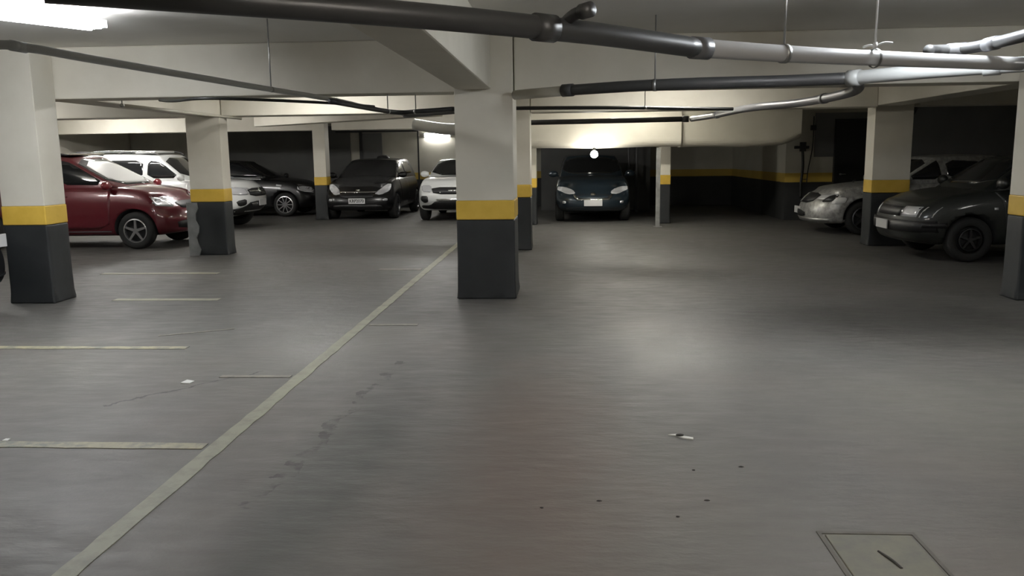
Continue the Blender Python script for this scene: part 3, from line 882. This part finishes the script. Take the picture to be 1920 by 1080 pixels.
def suv_front(c):
    for h in c.pair_front('headlamp', [(.50, .74), (.80, .74), (.83, .92), (.52, .89)], LAMP, step=.04): pass
    g = c.patch('grille', 'F', [(-.47, .70), (.47, .70), (.49, .88), (-.49, .88)], TRIM)
    c.patch('grille_bar', 'F', [(-.44, .80), (.44, .80), (.44, .83), (-.44, .83)], CHROME, rnd=0, off=.012, parent=g)
    c.patch('badge', 'F', [(-.07, .78), (0, .74), (.07, .78), (.07, .85), (0, .89), (-.07, .85)], CHROME, off=.016, parent=g)
    c.patch('lower_bumper', 'F', [(-.80, .30), (.80, .30), (.84, .44), (.60, .50), (.45, .60), (-.45, .60), (-.60, .50), (-.84, .44)], TRIM, off=.008)
    c.patch('skid_plate', 'F', [(-.38, .50), (.38, .50), (.44, .57), (-.44, .57)], CHROME, off=.016)
    c.pair_front('fog_lamp', [(.58, .53), (.74, .50), (.80, .62), (.60, .66)], TRIM, off=.010)
for v in ('R', 'L'): c.patch('headlamp_side', v, [(1.80, .76), (2.08, .74), (2.06, .88), (1.78, .92)], LAMP, off=.006, step=.04)
suv_front(c)
c.bothsides('lower_cladding', [(.95, .31), (-.95, .31), (-.95, .42), (.95, .42)], TRIM, rnd=0, off=.01)
c.plate(0, .56, off=.03)
c.mirror(.80, 1.13, WHITE)
for sg in (-1, 1):
    b = NB(); tube(b, [(-1.4, sg * .58, 1.60), (-1.2, sg * .60, 1.68), (-.5, sg * .62, 1.69), (.05, sg * .60, 1.67), (.2, sg * .58, 1.60)], .018, 8); link('roof_rail', b, CHROME if sg < 0 else TRIM, c.root, True)
b = NB(); box(b, (-.4, -.45, 1.645), (.05, .45, 1.70), .02); link('roof_box', b, WHITE, c.root, True)

# --- black saloon at the back left
Pb = dict(L=4.5, W=1.75, H=1.45, wr=.31, xf=1.37, xr=-1.30, xb=1.10, xt=.20, xq=-1.05, xe=-1.85, name='black_car', spokes=10, rim=.7,
          top=[(-2.25, .94), (-1.7, .98), (1.0, .97), (1.6, .90), (2.0, .80), (2.25, .68)])
BPAINT = paint('black_car_paint', (.004, .004, .005), .1, .35, .35)
c = Car('black saloon side-on at the far left with a bright alloy wheel', (-8.62, 21.95, 0), 0, Pb, BPAINT)
c.windscreens(1.02, 1.39, .70, .56)
c.side_glass([[(-.15, 1.03), (.85, 1.02), (.35, 1.34), (-.1, 1.38)], [(-1.2, 1.03), (-.23, 1.03), (-.2, 1.38), (-.9, 1.33)]])
c.pair_front('headlamp', [(.48, .60), (.80, .64), (.82, .76), (.52, .70)], LAMP, step=.04)
c.patch('headlamp_side', 'R', [(1.72, .68), (2.14, .60), (2.10, .70), (1.70, .80)], LAMP, step=.04)
c.patch('side_indicator', 'R', [(1.15, .79), (1.30, .77), (1.30, .82), (1.16, .84)], LAMP, rnd=0)
c.patch('grille', 'F', [(-.4, .56), (.4, .56), (.42, .68), (-.42, .68)], TRIM)
c.plate(0, .46)
c.mirror(.86, 1.02, BPAINT)
c.handles([(.0, .86), (-1.0, .86)])

# --- black hatchback facing the camera with the screen covered
Ph = dict(L=4.0, W=1.74, H=1.46, wr=.31, xf=1.20, xr=-1.30, xb=.98, xt=.15, xq=-1.50, xe=-1.85, name='black_car', rimmat=RIMD,
          top=[(-2.0, .98), (-1.5, 1.0), (.9, 1.0), (1.4, .93), (1.8, .82), (2.0, .70)], nose=[(0, .10), (.2, .0), (.45, .0), (.7, .04), (.85, .10), (1, .26)])
c = Car('black hatchback facing the camera with a black cover over its windscreen', (-4.93, 21.45, 0), R(-91), Ph, BPAINT)
c.patch('windscreen_cover', 'F', [(-.80, .97), (.80, .97), (.60, 1.42), (-.60, 1.42)], MATT, rnd=1, off=.014, step=.05)
c.patch('bonnet_cover', 'T', [(.85, -.70), (.85, .70), (1.55, .62), (1.68, 0), (1.55, -.62)], MATT, rnd=1, off=.012, step=.08)
c.patch('rear_window', 'B', [(-.6, 1.02), (.6, 1.02), (.5, 1.38), (-.5, 1.38)], GLASS)
c.side_glass([[(-.1, 1.06), (.78, 1.06), (.30, 1.36), (-.06, 1.40)], [(-1.2, 1.08), (-.2, 1.06), (-.18, 1.40), (-1.0, 1.36)]], GLASSC)
hd = c.pair_front('headlamp', [(.40, .64), (.56, .60), (.74, .70), (.78, .86), (.66, .86)], LAMP, step=.03)
c.patch('grille', 'F', [(-.38, .53), (.38, .53), (.44, .66), (-.44, .66)], TRIM)
c.patch('grille_trim', 'F', [(-.46, .665), (.46, .665), (.46, .69), (-.46, .69)], CHROME, rnd=0, off=.012)
c.patch('bumper_intake', 'F', [(-.62, .26), (.62, .26), (.58, .38), (-.58, .38)], TRIM)
c.pair_front('fog_lamp', [(.62, .46), (.72, .46), (.72, .52), (.62, .52)], LAMP, step=.03)
c.plate(.03, .47, PLATEW, 'KRP2070', off=.02)
c.mirror(.78, 1.06, BPAINT)
c.doors([[(-.15, .34), (.72, .34), (.78, .8), (.76, 1.0), (-.15, 1.0)]])
b = NB(); bmesh.ops.create_uvsphere(b, u_segments=16, v_segments=10, radius=1)
for v in b.verts: v.co = Vector((-.5 + v.co.x * .2, .12 + v.co.y * .17, 1.47 + v.co.z * .09))
b; link('roof_pod', b, TRIM, c.root, True)
c.patch('bonnet_badge', 'F', [(-.05, .70), (.05, .70), (.05, .74), (-.05, .74)], CHROME, off=.01)

# --- white hatchback facing the camera behind the middle pillar
Pw = dict(Ph); Pw.update(W=1.80, H=1.44, name='white_car', round=.20, bot=[(-2.0, .34), (-1.8, .24), (1.7, .24), (2.0, .34)],
          nose=[(0, .14), (.2, .02), (.45, .0), (.65, .0), (.85, .04), (1, .14)], top=[(-2.0, 1.0), (.9, 1.02), (1.4, .98), (1.8, .90), (2.0, .80)])
c = Car('white car facing the camera, half hidden by the nearest middle pillar', (-2.50, 20.8, 0), R(-91), Pw, WHITE)
c.windscreens(1.05, 1.41, .74, .60)
c.side_glass([[(-.1, 1.08), (.78, 1.08), (.30, 1.38), (-.06, 1.42)], [(-1.2, 1.08), (-.2, 1.08), (-.18, 1.42), (-1.0, 1.38)]])
c.pair_front('headlamp', [(.50, .68), (.76, .70), (.80, .84), (.54, .84)], LAMP, step=.03)
g = c.patch('grille', 'F', [(-.46, .64), (.46, .64), (.54, .80), (-.54, .80)], TRIM)
c.patch('grille_bar', 'F', [(-.12, .71), (.12, .71), (.12, .74), (-.12, .74)], CHROME, off=.014, parent=g)
c.patch('lower_bumper', 'F', [(-.78, .28), (.78, .28), (.80, .38), (.56, .38), (.40, .50), (-.40, .50), (-.56, .38), (-.80, .38)], TRIM, off=.01)
c.patch('skid_plate', 'F', [(-.36, .48), (.36, .48), (.42, .54), (-.42, .54)], CHROME, off=.016)
c.pair_front('fog_lamp', [(.60, .46), (.70, .43), (.80, .50), (.78, .60), (.60, .60)], TRIM, off=.010)
c.mirror(.80, 1.08, WHITE, .05)

# --- dark blue hatchback under the low casing
BLUE = paint('dark_blue_car_paint', (.018, .030, .042), .4, .3)
Pj = dict(Ph); Pj.update(W=1.70, L=3.9, H=1.50, name='dark_blue_car', xb=1.05, xt=.30, top=[(-1.95, .98), (.9, 1.02), (1.4, .95), (1.75, .83), (1.95, .70)], round=.28)
c = Car('dark blue hatchback facing the camera under the low casing', (.64, 20.2, 0), R(-90), Pj, BLUE)
c.windscreens(1.06, 1.43, .72, .58)
c.side_glass([[(-.1, 1.08), (.82, 1.06), (.36, 1.38), (-.06, 1.42)], [(-1.2, 1.08), (-.2, 1.08), (-.18, 1.42), (-1.0, 1.38)]])
c.pair_front('headlamp', [(.38, .64), (.55, .62), (.80, .72), (.86, .80), (.62, .78), (.44, .72)], LAMP, step=.03)
g = c.patch('grille', 'F', [(-.34, .52), (.34, .52), (.42, .62), (-.42, .62)], TRIM)
c.patch('grille_trim', 'F', [(-.36, .50), (.36, .50), (.45, .62), (.40, .63), (.33, .53), (-.33, .53), (-.40, .63), (-.45, .62)], CHROME, rnd=0, off=.012, parent=g)
c.patch('badge', 'F', [(-.05, .60), (.05, .60), (.05, .67), (-.05, .67)], CHROME, off=.012)
c.patch('bumper_intake', 'F', [(-.62, .24), (.62, .24), (.58, .34), (-.58, .34)], TRIM)
c.pair_front('fog_lamp', [(.60, .42), (.68, .42), (.68, .48), (.60, .48)], LAMP, step=.03)
c.plate(0, .44, PLATE, None, off=.02)
c.mirror(.86, 1.06, BLUE)

# --- silver car on the right, bumper pulled off
SILV = paint('dusty_silver_paint', (.44, .44, .43), .35, .35, .4, dust=(.26, .26, .25))
Pv = dict(L=4.1, W=1.66, H=1.40, wr=.30, xf=1.16, xr=-1.25, xb=.72, xt=.0, xq=-1.3, xe=-1.8, name='silver_car', arch=1.18, rimmat=RIMD,
          top=[(-2.05, .92), (-1.5, .95), (.7, .92), (1.2, .87), (1.7, .80), (2.05, .70)], nose=[(0, .06), (.2, .0), (.45, .0), (.6, .03), (.85, .08), (1, .20)],
          bot=[(-2.05, .30), (-1.8, .2), (1.7, .2), (2.05, .2)])
c = Car('dusty silver car with a broken open nose, left of the right-hand pillar', (6.52, 15.95, 0), R(180), Pv, SILV)
c.windscreens(.98, 1.33, .66, .54)
c.side_glass([[(-.2, .98), (.60, .98), (.16, 1.28), (-.14, 1.32)], [(-1.2, 1.0), (-.3, .98), (-.26, 1.32), (-.95, 1.28)]])
c.patch('grille_opening', 'F', [(-.50, .56), (.34, .56), (.40, .74), (-.52, .74)], TRIM, off=.02)
c.patch('grille_bar', 'F', [(-.2, .57), (-.14, .57), (-.14, .73), (-.2, .73)], c.m, rnd=0, off=.03)
c.pair_front('headlamp_socket', [(.56, .58), (.72, .60), (.74, .72), (.56, .72)], TRIM, off=.008)
c.patch('headlamp_side', 'L', [(1.55, .66), (1.86, .62), (1.84, .70), (1.55, .74)], LAMP, off=.006, step=.03)
c.patch('exposed_bracket', 15, [(.26, .56), (.40, .56), (.40, .68), (.30, .68)], STEELW, off=.03)
c.patch('bumper_intake', 'F', [(-.55, .30), (.2, .30), (.2, .40), (-.58, .44)], TRIM, off=.02)
c.patch('lower_lip', 'F', [(-.74, .22), (.74, .22), (.74, .29), (-.74, .29)], STEEL, rnd=0, off=.02)
c.plate(-.30, .40)
c.mirror(.55, .98, SILV)
b = NB(); cyl(b, (1.1, .0, .89), (1.1, 0, .94), .012, 8); cyl(b, (1.1, 0, .94), (1.06, 0, .95), .012, 8); link('washer_nozzle', b, TRIM, c.root)

# --- dark green saloon on the right
DG = paint('dark_green_car_paint', (.010, .012, .0105), .1, .45, .3)
Pd = dict(L=4.4, W=1.68, H=1.41, wr=.30, xf=1.38, xr=-1.25, xb=1.38, xt=.72, xq=-1.15, xe=-1.75, name='dark_green_car', rimmat=mat('dull_dark_steel', (.03, .03, .03), .5, .5), rim=.5, round=.14, arch=1.12,
          top=[(-2.2, .95), (-1.6, .98), (.9, .98), (1.4, .93), (1.9, .85), (2.2, .78)], nose=[(0, .05), (.2, .0), (.45, .0), (.65, .02), (.85, .04), (1, .12)])
c = Car('dark green saloon nosing out between the two right-hand pillars', (6.80, 12.15, 0), R(180), Pd, DG)
c.windscreens(1.03, 1.36, .68, .55, GLASS)
c.side_glass([[(.15, 1.04), (1.2, 1.03), (.80, 1.30), (.19, 1.34)], [(-1.1, 1.04), (.05, 1.04), (.08, 1.34), (-.85, 1.30)]])
c.doors([[(.1, .34), (.92, .34), (.98, .8), (1.1, .96), (.1, .96)]])
h = c.pair_front('headlamp', [(.42, .60), (.68, .60), (.68, .74), (.42, .74)], LAMP, step=.04, rnd=0)
c.pair_front('indicator', [(.71, .60), (.78, .60), (.78, .74), (.71, .74)], PLATE, step=.04, rnd=0)
g = c.patch('grille', 'F', [(-.38, .60), (.38, .60), (.38, .73), (-.38, .73)], TRIM, rnd=0)
for v in ('L', 'R'): c.patch('bumper_strip', v, [(1.50, .46), (2.0, .46), (2.0, .53), (1.50, .53)], TRIM, rnd=0, off=.012)
c.patch('bumper', 'F', [(-.80, .40), (.80, .40), (.80, .55), (-.80, .55)], TRIM, rnd=0, off=.035, depth=.05)
c.plate(.0, .47, PLATE, None, off=.05)
c.mirror(1.05, 1.05, DG)
c.bothsides('side_repeater', [(1.05, .70), (1.10, .70), (1.10, .73), (1.05, .73)], LAMP, rnd=0)
c.bothsides('wiper_panel', [(1.24, .975), (1.42, .94), (1.42, .96), (1.26, .99)], TRIM, rnd=0)

# --- car cut by the left edge
Pe = dict(Pd); Pe.update(L=4.2, W=1.66, xf=1.28, xb=.98, xt=.40, top=[(-2.1, .95), (.9, .98), (1.4, .92), (1.8, .84), (2.1, .76)], name='black_car', round=.2)
c = Car('black car only just showing at the left edge beside the widest pillar', (-7.70, 7.45, 0), 0, Pe, BPAINT)
c.windscreens(1.03, 1.36, .68, .55, GLASS)
c.side_glass([[(-.1, 1.04), (.76, 1.03), (.38, 1.30), (-.06, 1.34)], [(-1.1, 1.04), (-.2, 1.04), (-.16, 1.34), (-.85, 1.30)]])
c.pair_front('headlamp', [(.42, .62), (.72, .62), (.74, .76), (.44, .76)], LAMP, step=.04)
c.patch('grille', 'F', [(-.38, .60), (.38, .60), (.38, .73), (-.38, .73)], TRIM)
c.patch('bumper_trim', 'F', [(-.74, .36), (.74, .36), (.74, .38), (-.74, .38)], CHROME, rnd=0, off=.012)
c.plate(.36, .72, PLATE, None, off=.02)
